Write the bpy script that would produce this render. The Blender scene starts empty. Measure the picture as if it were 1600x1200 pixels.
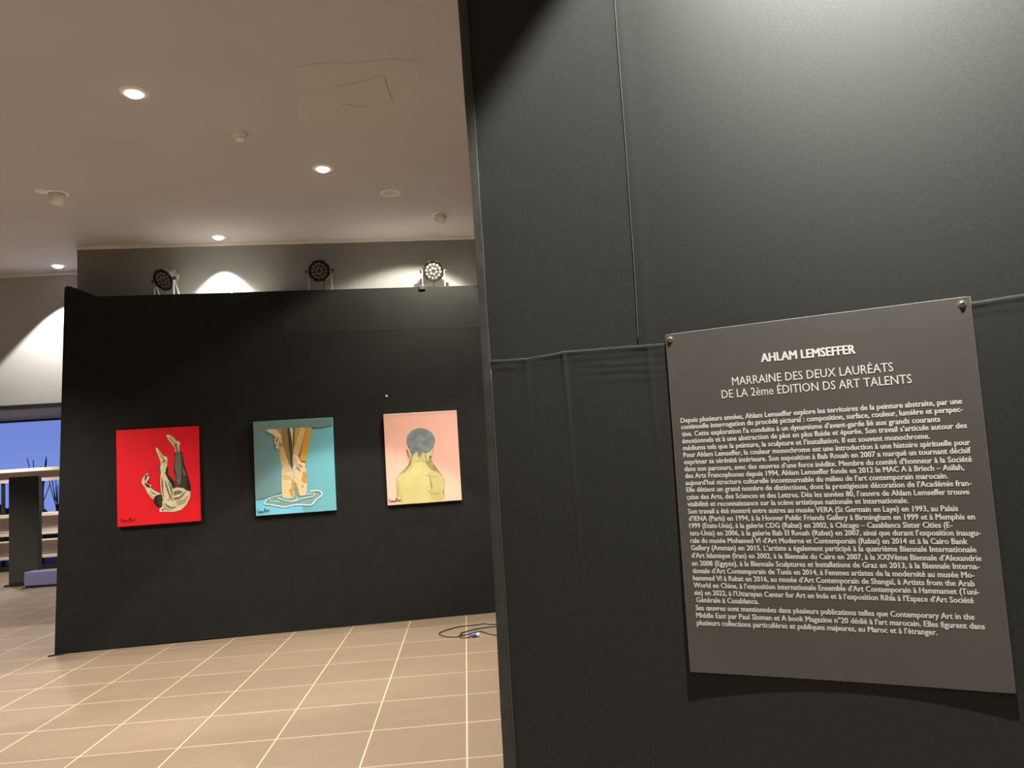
import bpy, bmesh, math, random
from mathutils import Vector, Matrix
random.seed(7)
SC = bpy.context.scene
COL = SC.collection
R = math.radians

# ------------------------------------------------------------------ camera
cam_d = bpy.data.cameras.new('camera')
cam_d.sensor_fit = 'HORIZONTAL'
cam_d.sensor_width = 36.0
cam_d.lens = 36.0 * 1200.0 / 1600.0
cam_d.clip_start = 0.02
cam = bpy.data.objects.new('camera', cam_d)
COL.objects.link(cam)
yaw, pitch, roll = 0.0672, 0.0985, -0.0659
fw = Vector((math.sin(yaw) * math.cos(pitch), math.cos(yaw) * math.cos(pitch), math.sin(pitch)))
r0 = Vector((math.cos(yaw), -math.sin(yaw), 0))
u0 = r0.cross(fw)
rt = r0 * math.cos(roll) + u0 * math.sin(roll)
up = -r0 * math.sin(roll) + u0 * math.cos(roll)
cam.matrix_world = Matrix(((rt.x, up.x, -fw.x, 0.087), (rt.y, up.y, -fw.y, -8.716), (rt.z, up.z, -fw.z, 1.647), (0, 0, 0, 1)))
SC.camera = cam

# ------------------------------------------------------------------ view / world
SC.view_settings.view_transform = 'Standard'
SC.view_settings.look = 'None'
SC.view_settings.exposure = 0.0
SC.view_settings.gamma = 1.0
SC.view_settings.use_curve_mapping = False

W = bpy.data.worlds.new('dusk')
SC.world = W
W.use_nodes = True
wn = W.node_tree.nodes
wl = W.node_tree.links
wn.clear()
w_out = wn.new('ShaderNodeOutputWorld')
w_bg = wn.new('ShaderNodeBackground')
w_tc = wn.new('ShaderNodeTexCoord')
w_sep = wn.new('ShaderNodeSeparateXYZ')
w_rmp = wn.new('ShaderNodeValToRGB')
w_rmp.color_ramp.elements[0].position = 0.0
w_rmp.color_ramp.elements[0].color = (0.26, 0.36, 0.85, 1)
w_rmp.color_ramp.elements[1].position = 0.22
w_rmp.color_ramp.elements[1].color = (0.11, 0.16, 0.62, 1)
wl.new(w_tc.outputs['Generated'], w_sep.inputs[0])
wl.new(w_sep.outputs['Z'], w_rmp.inputs[0])
wl.new(w_rmp.outputs[0], w_bg.inputs['Color'])
wl.new(w_bg.outputs[0], w_out.inputs['Surface'])
w_bg.inputs['Strength'].default_value = 1.0

# ------------------------------------------------------------------ lamps of the hall that the frame does not show, plus added fill lamps
CEIL = 4.31
LAMP = (1.0, 0.95, 0.87)


def spot(name, loc, aim, energy, deg, blend=0.25, rad=0.03, col=LAMP, parent=None):
    d = bpy.data.lights.new(name, 'SPOT')
    d.energy = energy
    d.color = col
    d.spot_size = R(deg)
    d.spot_blend = blend
    d.shadow_soft_size = rad
    o = bpy.data.objects.new(name, d)
    COL.objects.link(o)
    o.location = loc
    o.rotation_euler = (Vector(aim) - Vector(loc)).to_track_quat('-Z', 'Y').to_euler()
    if parent:
        o.parent = parent
        o.matrix_parent_inverse = Matrix.Translation(-Vector(parent.location))
    return o


DL_W = 380.0
for x, y, k, dg in ((-3.6, -5.6, 1, 84), (-0.9, -5.5, 1, 84), (-6.6, -1.6, 1, 90), (-6.2, -5.2, 1, 84), (-3.0, -8.4, 1, 84), (3.6, -8.8, 1, 84), (1.0, -3.0, 1.5, 126), (-4.9, -3.0, 1.8, 122), (0.2, -10.4, 0.55, 112)):
    spot('hall_or_fill_lamp', (x, y, 4.27), (x, y, 0), DL_W * k, dg, 0.45, 0.05)  # the rearmost is an unseen fill added to brighten the near wall's lower part
for x, y in ((-9.4, 7.4), (-7.0, 7.2), (-9.0, 3.6), (-6.3, 2.7)):
    spot('far_zone_or_fill_lamp', (x, y, 3.15), (x, y, 0), 260, 120, 0.6, 0.06)  # the last one is an unseen fill added to lift the left floor
# wall washer above the text panel
NEAR_O = Vector((1.104, -6.639, 0))
ND = Vector((0.862, -0.507, 0)).normalized()
NN = Vector((-ND.y, ND.x, 0))


def near(s, z, off=0.0):
    """point of the near display wall: s along it, z up, off towards the hall"""
    return NEAR_O + ND * s - NN * off + Vector((0, 0, z))


spot('painting_spot', (3.2, -3.3, 4.25), (-0.62, -0.2, 1.75), 380, 34, 0.6, 0.05, (1.0, 0.97, 0.9))
spot('wall_washer', near(0.26, 4.24, 0.62), near(0.26, 0.9, 0.10), 740, 90, 0.22, 0.03, (1.0, 0.97, 0.88))
spot('wall_washer_core', near(0.26, 4.24, 0.62), near(0.26, 3.65, 0.0), 2000, 70, 1.0, 0.03, (1.0, 0.97, 0.88))

# ------------------------------------------------------------------ helpers


def mesh_obj(name, bm, mats, parent=None, smooth=False, angle=None):
    me = bpy.data.meshes.new(name)
    bmesh.ops.recalc_face_normals(bm, faces=bm.faces[:])
    bm.to_mesh(me)
    bm.free()
    if not isinstance(mats, (list, tuple)):
        mats = [mats]
    for m in mats:
        me.materials.append(m)
    if smooth:
        for p in me.polygons:
            p.use_smooth = True
        if angle:
            try:
                me.set_sharp_from_angle(angle=R(angle))
            except Exception:
                pass
    o = bpy.data.objects.new(name, me)
    COL.objects.link(o)
    if parent is not None:
        o.parent = parent
    return o


def tag(o, label=None, cat=None, group=None, kind=None):
    if label:
        o['label'] = label
    if cat:
        o['category'] = cat
    if group:
        o['group'] = group
    if kind:
        o['kind'] = kind
    return o


def empty(name, loc, rz=0.0):
    o = bpy.data.objects.new(name, None)
    o.empty_display_size = 0.1
    COL.objects.link(o)
    o.location = loc
    o.rotation_euler = (0, 0, rz)
    return o


def add_box(bm, x0, x1, y0, y1, z0, z1, M=None, bev=0.0, mi=0):
    vs = [bm.verts.new((x, y, z)) for x in (x0, x1) for y in (y0, y1) for z in (z0, z1)]
    fs = [bm.faces.new([vs[i] for i in q]) for q in ((0, 1, 3, 2), (4, 6, 7, 5), (0, 4, 5, 1), (2, 3, 7, 6), (0, 2, 6, 4), (1, 5, 7, 3))]
    for f in fs:
        f.material_index = mi
    if bev > 0:
        es = list({e for f in fs for e in f.edges})
        r = bmesh.ops.bevel(bm, geom=es, offset=bev, segments=2, affect='EDGES', profile=0.5)
        vs = list({v for f in r['faces'] for v in f.verts} | {v for v in vs if v.is_valid})
    if M is not None:
        bmesh.ops.transform(bm, matrix=M, verts=[v for v in vs if v.is_valid])


def box(name, x0, x1, y0, y1, z0, z1, m, parent=None, bev=0.0, M=None):
    bm = bmesh.new()
    add_box(bm, x0, x1, y0, y1, z0, z1, M, bev)
    return mesh_obj(name, bm, m, parent)


def add_lathe(bm, prof, seg=32, M=None, close=True, phase=0.0):
    """prof: list of (r, z); revolved about Z"""
    rings = []
    for r, z in prof:
        if r < 1e-6:
            rings.append([bm.verts.new((0, 0, z))])
        else:
            rings.append([bm.verts.new((r * math.cos(2 * math.pi * k / seg + phase), r * math.sin(2 * math.pi * k / seg + phase), z)) for k in range(seg)])
    for a, b in zip(rings[:-1], rings[1:]):
        for k in range(seg):
            k2 = (k + 1) % seg
            if len(a) == 1 and len(b) == 1:
                continue
            if len(a) == 1:
                bm.faces.new((a[0], b[k], b[k2]))
            elif len(b) == 1:
                bm.faces.new((a[k], a[k2], b[0]))
            else:
                bm.faces.new((a[k], a[k2], b[k2], b[k]))
    if close:
        for rg in (rings[0], rings[-1]):
            if len(rg) > 2:
                bm.faces.new(rg)
    vs = [v for rg in rings for v in rg]
    if M is not None:
        bmesh.ops.transform(bm, matrix=M, verts=vs)
    return vs


def catmull(pts, n=8, closed=False):
    P = [Vector(p) for p in pts]
    out = []
    N = len(P)
    rng = range(N if closed else N - 1)
    for i in rng:
        if closed:
            a, b, c, d = P[i - 1], P[i], P[(i + 1) % N], P[(i + 2) % N]
        else:
            a, b, c, d = P[max(i - 1, 0)], P[i], P[i + 1], P[min(i + 2, N - 1)]
        for k in range(n):
            t = k / n
            out.append(0.5 * ((2 * b) + (c - a) * t + (2 * a - 5 * b + 4 * c - d) * t * t + (3 * b - a - 3 * c + d) * t ** 3))
    if not closed:
        out.append(P[-1])
    return out


def add_tube(bm, pts, r, seg=8, cap=True):
    pts = [Vector(p) for p in pts]
    rings = []
    prev = None
    for i, p in enumerate(pts):
        t = (pts[min(i + 1, len(pts) - 1)] - pts[max(i - 1, 0)]).normalized()
        a = Vector((0, 0, 1)) if abs(t.z) < 0.9 else Vector((1, 0, 0))
        if prev is not None:
            a = prev
        b1 = (a - t * a.dot(t)).normalized()
        b2 = t.cross(b1)
        prev = b1
        rr = r[i] if isinstance(r, (list, tuple)) else r
        rings.append([bm.verts.new(p + (b1 * math.cos(2 * math.pi * k / seg) + b2 * math.sin(2 * math.pi * k / seg)) * rr) for k in range(seg)])
    for a, b in zip(rings[:-1], rings[1:]):
        for k in range(seg):
            bm.faces.new((a[k], a[(k + 1) % seg], b[(k + 1) % seg], b[k]))
    if cap:
        bm.faces.new(rings[0])
        bm.faces.new(rings[-1])


# ------------------------------------------------------------------ materials
def mat(name, col, rough=0.6, metal=0.0, spec=0.5, noise=0.0, nscale=20.0, bump=0.0, bscale=200.0, sheen=0.0, stretch=(1, 1, 1), emit=None, estr=0.0, trans=0.0):
    m = bpy.data.materials.new(name)
    m.use_nodes = True
    nt = m.node_tree
    b = nt.nodes['Principled BSDF']
    b.inputs['Base Color'].default_value = (*col, 1)
    b.inputs['Roughness'].default_value = rough
    b.inputs['Metallic'].default_value = metal
    b.inputs['Specular IOR Level'].default_value = spec
    b.inputs['Sheen Weight'].default_value = sheen
    b.inputs['Transmission Weight'].default_value = trans
    if emit:
        b.inputs['Emission Color'].default_value = (*emit, 1)
        b.inputs['Emission Strength'].default_value = estr
    if noise or bump:
        tc = nt.nodes.new('ShaderNodeTexCoord')
        mp = nt.nodes.new('ShaderNodeMapping')
        mp.inputs['Scale'].default_value = stretch
        nt.links.new(tc.outputs['Object'], mp.inputs[0])
    if noise:
        n = nt.nodes.new('ShaderNodeTexNoise')
        n.inputs['Scale'].default_value = nscale
        n.inputs['Detail'].default_value = 4
        nt.links.new(mp.outputs[0], n.inputs['Vector'])
        mr = nt.nodes.new('ShaderNodeMapRange')
        mr.inputs['From Min'].default_value = 0.3
        mr.inputs['From Max'].default_value = 0.7
        mr.inputs['To Min'].default_value = 1 - noise
        mr.inputs['To Max'].default_value = 1 + noise
        nt.links.new(n.outputs['Fac'], mr.inputs[0])
        vm = nt.nodes.new('ShaderNodeVectorMath')
        vm.operation = 'SCALE'
        vm.inputs[0].default_value = col
        nt.links.new(mr.outputs[0], vm.inputs['Scale'])
        nt.links.new(vm.outputs[0], b.inputs['Base Color'])
    if bump:
        n2 = nt.nodes.new('ShaderNodeTexNoise')
        n2.inputs['Scale'].default_value = bscale
        n2.inputs['Detail'].default_value = 3
        nt.links.new(mp.outputs[0], n2.inputs['Vector'])
        bp = nt.nodes.new('ShaderNodeBump')
        bp.inputs['Strength'].default_value = bump
        bp.inputs['Distance'].default_value = 0.002
        nt.links.new(n2.outputs['Fac'], bp.inputs['Height'])
        nt.links.new(bp.outputs[0], b.inputs['Normal'])
    return m


def s2l(r, g, b):
    f = lambda c: (c / 255 / 12.92) if c / 255 <= 0.04045 else ((c / 255 + 0.055) / 1.055) ** 2.4
    return (f(r), f(g), f(b))


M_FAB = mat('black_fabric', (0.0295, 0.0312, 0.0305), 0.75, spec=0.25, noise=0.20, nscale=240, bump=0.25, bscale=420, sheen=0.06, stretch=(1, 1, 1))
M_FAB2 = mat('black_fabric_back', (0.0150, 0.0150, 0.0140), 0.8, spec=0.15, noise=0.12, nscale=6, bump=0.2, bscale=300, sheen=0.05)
M_FAB3 = mat('black_fabric_lit_band', (0.018, 0.018, 0.0168), 0.8, spec=0.15, noise=0.12, nscale=6, bump=0.2, bscale=300, sheen=0.05)  # lighter than the other panels: spotlight brightness put into the top band's colour
M_STRIP = mat('black_tape', (0.062, 0.063, 0.060), 0.6, spec=0.35, noise=0.25, nscale=12, bump=0.2, bscale=60)
M_SEAM = mat('grey_thread', (0.095, 0.095, 0.09), 0.8, spec=0.2)
M_CORE = mat('dark_board', (0.01, 0.01, 0.01), 0.9)
M_CEIL = mat('ceiling_paint', (0.59, 0.575, 0.62), 0.75, spec=0.25, noise=0.03, nscale=1.2)
M_PATCH = mat('ceiling_filler', (0.61, 0.595, 0.61), 0.8, spec=0.2, noise=0.03, nscale=4)
M_CRACK = mat('crack_shadow', (0.42, 0.38, 0.35), 0.9)
M_BULK = mat('grey_wall_paint', (0.21, 0.21, 0.205), 0.8, spec=0.2, noise=0.04, nscale=2)
M_SOFF = mat('far_wall_paint', (0.44, 0.44, 0.44), 0.8, spec=0.2, noise=0.03, nscale=2)
M_TRIM = mat('cream_trim', (0.90, 0.86, 0.76), 0.6)
M_WHITE = mat('white_plastic', (0.94, 0.92, 0.86), 0.45)
M_WHITE2 = mat('white_enamel', (0.96, 0.95, 0.92), 0.4)
M_GRILL = mat('speaker_grille', (0.70, 0.67, 0.62), 0.7, noise=0.2, nscale=600)
M_DARK = mat('dark_hole', (0.01, 0.01, 0.01), 0.9)
M_BLKMET = mat('black_metal', (0.012, 0.012, 0.012), 0.5, spec=0.4)
M_PARBODY = mat('gunmetal', (0.42, 0.39, 0.33), 0.38, metal=0.75, noise=0.1, nscale=30)
M_STEEL = mat('bare_steel', (0.62, 0.60, 0.55), 0.4, metal=0.7)
M_LENS = mat('lens_acrylic', (0.17, 0.15, 0.14), 0.3, spec=0.5)
M_LENSC = mat('lens_core', (0.09, 0.08, 0.07), 0.3, spec=0.7)
M_PANEL = mat('charcoal_print', (0.112, 0.103, 0.098), 0.45, spec=0.5, noise=0.05, nscale=5)
M_INK = mat('white_lettering', (0.90, 0.89, 0.86), 0.6)
M_SCREW = mat('brass_screw', (0.55, 0.47, 0.34), 0.35, metal=0.8)
M_CABLE = mat('black_rubber', (0.02, 0.019, 0.018), 0.5)
M_PLUG = mat('blue_plug', (0.06, 0.10, 0.28), 0.35)
M_PLUGW = mat('pale_plug', (0.75, 0.78, 0.85), 0.35)
M_SHELF = mat('pale_laminate', (0.58, 0.47, 0.48), 0.5)
M_SHELFL = mat('cream_edge', (0.86, 0.78, 0.62), 0.5)
M_TOTEM = mat('dark_grey_panel', (0.055, 0.052, 0.045), 0.6)
M_LAV = mat('lavender_board', (0.22, 0.21, 0.38), 0.6)
M_FRAME = mat('dark_window_frame', (0.02, 0.02, 0.022), 0.5)
M_BARK = mat('dark_bark', (0.012, 0.012, 0.014), 0.9)
M_HEDGE = mat('dark_hedge', (0.008, 0.010, 0.010), 0.9)
M_GROUND = mat('terrace_paving', (0.10, 0.10, 0.10), 0.8, noise=0.2, nscale=3)
M_BULB = mat('lamp_glow', (1, 1, 1), 0.5, emit=(1.0, 0.95, 0.86), estr=7.0)
M_BULB2 = mat('garden_globe', (1, 1, 1), 0.5, emit=(1.0, 0.92, 0.8), estr=2.5)


def glass():
    m = bpy.data.materials.new('window_glass')
    m.use_nodes = True
    nt = m.node_tree
    nt.nodes.clear()
    o = nt.nodes.new('ShaderNodeOutputMaterial')
    mx = nt.nodes.new('ShaderNodeMixShader')
    t = nt.nodes.new('ShaderNodeBsdfTransparent')
    g = nt.nodes.new('ShaderNodeBsdfGlossy')
    g.inputs['Roughness'].default_value = 0.02
    t.inputs['Color'].default_value = (0.92, 0.94, 0.96, 1)
    fr = nt.nodes.new('ShaderNodeFresnel')
    fr.inputs['IOR'].default_value = 1.45
    nt.links.new(fr.outputs[0], mx.inputs[0])
    nt.links.new(t.outputs[0], mx.inputs[1])
    nt.links.new(g.outputs[0], mx.inputs[2])
    nt.links.new(mx.outputs[0], o.inputs['Surface'])
    return m


M_GLASS = glass()


def tile_material():
    m = bpy.data.materials.new('stone_tiles')
    m.use_nodes = True
    nt = m.node_tree
    N, L = nt.nodes, nt.links
    b = N['Principled BSDF']
    tc = N.new('ShaderNodeTexCoord')
    sp = N.new('ShaderNodeSeparateXYZ')
    L.new(tc.outputs['Object'], sp.inputs[0])

    def math_(op, a, c=None):
        n = N.new('ShaderNodeMath')
        n.operation = op
        for i, v in enumerate((a, c)):
            if v is None:
                continue
            if isinstance(v, (int, float)):
                n.inputs[i].default_value = v
            else:
                L.new(v, n.inputs[i])
        return n.outputs[0]

    def grout(axis, w):
        q = math_('DIVIDE', sp.outputs[axis], 0.6)
        fr = math_('FRACT', math_('ADD', q, 0.5))
        dist = math_('ABSOLUTE', math_('SUBTRACT', fr, 0.5))
        return math_('LESS_THAN', dist, w / 2 / 0.6), math_('FLOOR', q)

    gx, ix = grout('X', 0.009)
    gy, iy = grout('Y', 0.0075)
    g = math_('MAXIMUM', gx, gy)
    # every tile its own slight tone
    cmb = N.new('ShaderNodeCombineXYZ')
    L.new(ix, cmb.inputs[0])
    L.new(iy, cmb.inputs[1])
    wn_ = N.new('ShaderNodeTexWhiteNoise')
    L.new(cmb.outputs[0], wn_.inputs['Vector'])
    ns = N.new('ShaderNodeTexNoise')
    ns.inputs['Scale'].default_value = 2.4
    ns.inputs['Detail'].default_value = 6
    mp = N.new('ShaderNodeMapping')
    mp.inputs['Scale'].default_value = (1, 3.5, 1)
    L.new(tc.outputs['Object'], mp.inputs[0])
    L.new(mp.outputs[0], ns.inputs['Vector'])
    tone = math_('ADD', math_('MULTIPLY', wn_.outputs['Value'], 0.07), math_('MULTIPLY', ns.outputs['Fac'], 0.16))
    tone = math_('ADD', tone, 0.86)
    vm = N.new('ShaderNodeVectorMath')
    vm.operation = 'SCALE'
    vm.inputs[0].default_value = TILE
    L.new(tone, vm.inputs['Scale'])
    # dust specks and scuffs
    vo = N.new('ShaderNodeTexVoronoi')
    vo.inputs['Scale'].default_value = 2.2
    L.new(tc.outputs['Object'], vo.inputs['Vector'])
    speck = math_('LESS_THAN', vo.outputs['Distance'], 0.014)
    n3 = N.new('ShaderNodeTexNoise')
    n3.inputs['Scale'].default_value = 7
    n3.inputs['Detail'].default_value = 8
    n3.inputs['Roughness'].default_value = 0.7
    L.new(tc.outputs['Object'], n3.inputs['Vector'])
    scuff = math_('MULTIPLY', math_('GREATER_THAN', n3.outputs['Fac'], 0.665), 0.22)
    mk = math_('MAXIMUM', math_('MULTIPLY', speck, 0.7), scuff)
    mx0 = N.new('ShaderNodeMixRGB')
    L.new(mk, mx0.inputs[0])
    L.new(vm.outputs[0], mx0.inputs[1])
    mx0.inputs[2].default_value = (0.46, 0.37, 0.27, 1)
    mx = N.new('ShaderNodeMixRGB')
    L.new(g, mx.inputs[0])
    L.new(mx0.outputs[0], mx.inputs[1])
    mx.inputs[2].default_value = (0.60, 0.49, 0.32, 1)
    L.new(mx.outputs[0], b.inputs['Base Color'])
    rg = math_('ADD', math_('MULTIPLY', ns.outputs['Fac'], 0.12), 0.36)
    L.new(rg, b.inputs['Roughness'])
    b.inputs['Specular IOR Level'].default_value = 0.4
    return m


TILE = (0.250, 0.184, 0.124)
M_TILE = tile_material()

# ------------------------------------------------------------------ the room
tag(box('floor', -12, 7, -12, 9.0, -0.1, 0.0, M_TILE), kind='structure')
tag(box('ceiling', -12, 7, -12, 0.92, CEIL, CEIL + 0.1, M_CEIL), kind='structure')
tag(box('wall_left', -12.2, -12, -12, 9.2, 0, 4.6, M_BULK), kind='structure')
tag(box('wall_right', 7, 7.2, -12, 9.2, 0, 4.6, M_BULK), kind='structure')
tag(box('wall_front', -12, 7, -12.2, -12, 0, 4.6, M_BULK), kind='structure')
# grey wall behind the display wall (3.88 degrees off the tile rows)
BA = R(3.883)
MB = Matrix.Translation((-4.057, -0.126, 0)) @ Matrix.Rotation(BA, 4, 'Z')
tag(box('wall_back', 0, 11.2, 0, 0.15, 0, 4.42, M_BULK, M=MB), kind='structure')
tag(box('trim_1', 0, 11.1, -0.018, 0.0, CEIL - 0.036, CEIL, M_TRIM, M=MB, bev=0.003), kind='structure')
# hanging far wall on the left, open below
MF = Matrix.Translation((-4.601, 0.916, 0)) @ Matrix.Rotation(R(0.99), 4, 'Z')
tag(box('wall_far', -7.6, 0.9, 0, 0.10, 2.70, 4.42, M_SOFF, M=MF), kind='structure')
tag(box('trim_2', -7.5, 0.9, -0.015, 0.0, CEIL - 0.03, CEIL, M_TRIM, M=MF, bev=0.003), kind='structure')
tag(box('trim_3', -7.5, 0.9, -0.02, 0.11, 2.655, 2.70, M_FRAME, M=MF), kind='structure')
tag(box('ceiling.001', -12, 7, 0.95, 9.2, 3.25, 3.35, mat('dusk_lit_ceiling', (0.36, 0.38, 0.58), 0.8)), kind='structure')  # bluish dusk light on this ceiling is put into its colour
tag(box('ground', -30, 12, 9.2, 60, -0.12, -0.02, M_GROUND), kind='structure')

# window front at the far end
win = empty('window_1', (-8.5, 9.1, 0))
tag(win, kind='structure')
bm = bmesh.new()
for z0, z1 in ((0.0, 0.07), (3.21, 3.25)):
    add_box(bm, -3.5, 15.5, -0.05, 0.05, z0, z1)
for x in (-3.5, 1.9, 4.2, 6.6, 9.0, 11.4, 13.8):
    add_box(bm, x - 0.03, x + 0.03, -0.05, 0.05, 0.07, 3.21)
mesh_obj('window_frame', bm, M_FRAME, win)
box('pane', -3.5, 15.5, -0.006, 0.006, 0.07, 3.21, M_GLASS, win)

# ------------------------------------------------------------------ far display wall with the paintings
PA = R(4.788)
P0 = Vector((-4.152, -0.468, 0))
dw = empty('display_wall', P0, PA)
tag(dw, 'long black fabric display wall carrying the three paintings', 'display wall')


def prism(bm, outline, y0, y1):
    f = [bm.verts.new((u, y0, z)) for u, z in outline]
    k = [bm.verts.new((u, y1, z)) for u, z in outline]
    bm.faces.new(f)
    bm.faces.new(k[::-1])
    n = len(f)
    for i in range(n):
        bm.faces.new((f[i], k[i], k[(i + 1) % n], f[(i + 1) % n]))


bm = bmesh.new()
prism(bm, [(0.02, 0.012), (0.14, 3.75), (0.44, 3.645), (5.38, 3.63), (5.38, 0.012)], 0.012, 0.245)
mesh_obj('core_frame', bm, M_CORE, dw)
bm = bmesh.new()
left = [(0.0, 0.0), (0.03, 0.9), (0.062, 1.9), (0.095, 2.9), (0.122, 3.755), (0.130, 3.778), (0.150, 3.787), (0.185, 3.782), (0.24, 3.758), (0.42, 3.676), (0.47, 3.664), (1.2, 3.664), (1.83, 3.661), (2.347, 3.662), (2.347, 0.004), (1.2, 0.012), (0.35, 0.004), (0.2, 0.014), (0.1, 0.004)]
prism(bm, left, 0.0, 0.010)
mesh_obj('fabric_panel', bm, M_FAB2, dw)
bm = bmesh.new()
prism(bm, [(2.3495, 0.004), (2.3495, 3.185), (5.4, 3.165), (5.4, 0.004)], 0.001, 0.010)
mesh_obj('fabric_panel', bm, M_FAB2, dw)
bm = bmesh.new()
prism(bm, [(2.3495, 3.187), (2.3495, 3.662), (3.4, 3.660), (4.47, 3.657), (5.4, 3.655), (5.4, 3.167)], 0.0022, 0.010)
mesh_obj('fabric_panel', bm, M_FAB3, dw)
bm = bmesh.new()
add_box(bm, 0.44, 5.4, 0.008, 0.25, 3.648, 3.655)
mesh_obj('top_cap', bm, M_TRIM, dw)
bm = bmesh.new()
add_box(bm, -0.06, 0.09, -0.07, -0.045, 0.0, 0.012, Matrix.Rotation(R(28), 4, 'Z'))
mesh_obj('foot', bm, M_BLKMET, dw)
for u, z in ((3.427, 2.441),):
    bm = bmesh.new()
    add_lathe(bm, [(0.0, 0.0), (0.012, 0.0), (0.010, 0.006), (0.0, 0.008)], 16, Matrix.Translation((u, 0.0, z)) @ Matrix.Rotation(R(90), 4, 'X'))
    tag(mesh_obj('screw', bm, M_WHITE, dw, True), 'pale screw head')
for u, z in ((1.288, 2.411), (0.649, 2.461), (2.05, 2.43)):
    bm = bmesh.new()
    add_lathe(bm, [(0.0, 0.0), (0.007, 0.0), (0.006, 0.004), (0.0, 0.005)], 12, Matrix.Translation((u, 0.0, z)) @ Matrix.Rotation(R(90), 4, 'X'))
    mesh_obj('screw', bm, M_BLKMET, dw, True)
bm = bmesh.new()
add_box(bm, -0.011, 0.011, -0.006, 0.0, -0.04, 0.04, Matrix.Translation((4.157, 0.0, 2.445)), 0.002)
tag(mesh_obj('hanging_slot', bm, M_DARK, dw), 'black upright slot')
bm = bmesh.new()
add_box(bm, -0.035, 0.035, -0.02, 0.03, -0.03, 0.012, Matrix.Translation((3.885, 0.0, 3.655)), 0.004)
mesh_obj('clip', bm, M_BLKMET, dw)
bm = bmesh.new()
add_tube(bm, catmull([(1.80, -0.004, 3.668), (1.828, -0.014, 3.655), (1.845, -0.012, 3.672), (1.835, 0.006, 3.69)], 5), 0.006, 6)
mesh_obj('hook', bm, M_STEEL, dw, True)

# ------------------------------------------------------------------ paintings
HTOP = {}


def paint(name, col, noise=0.12, nscale=40):
    return mat(name, col, 0.6, spec=0.25, noise=noise, nscale=nscale)


def grad_paint(name, stops, axis='X', noise=0.1):
    """a canvas ground whose painted colour changes across the canvas (Generated coordinates)"""
    m = mat(name, stops[0][1], 0.6, spec=0.3)
    nt = m.node_tree
    b = nt.nodes['Principled BSDF']
    tc = nt.nodes.new('ShaderNodeTexCoord')
    sp = nt.nodes.new('ShaderNodeSeparateXYZ')
    nz = nt.nodes.new('ShaderNodeTexNoise')
    nz.inputs['Scale'].default_value = 5
    nz.inputs['Detail'].default_value = 6
    ad = nt.nodes.new('ShaderNodeMath')
    ad.operation = 'MULTIPLY_ADD'
    ad.inputs[1].default_value = noise
    rp = nt.nodes.new('ShaderNodeValToRGB')
    e = rp.color_ramp.elements
    while len(e) < len(stops):
        e.new(0.5)
    for k, (p, c) in enumerate(stops):
        e[k].position = p
        e[k].color = (*c, 1)
    nt.links.new(tc.outputs['Generated'], sp.inputs[0])
    nt.links.new(tc.outputs['Object'], nz.inputs['Vector'])
    nt.links.new(nz.outputs['Fac'], ad.inputs[0])
    nt.links.new(sp.outputs[axis], ad.inputs[2])
    nt.links.new(ad.outputs[0], rp.inputs[0])
    nt.links.new(rp.outputs[0], b.inputs['Base Color'])
    return m


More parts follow.
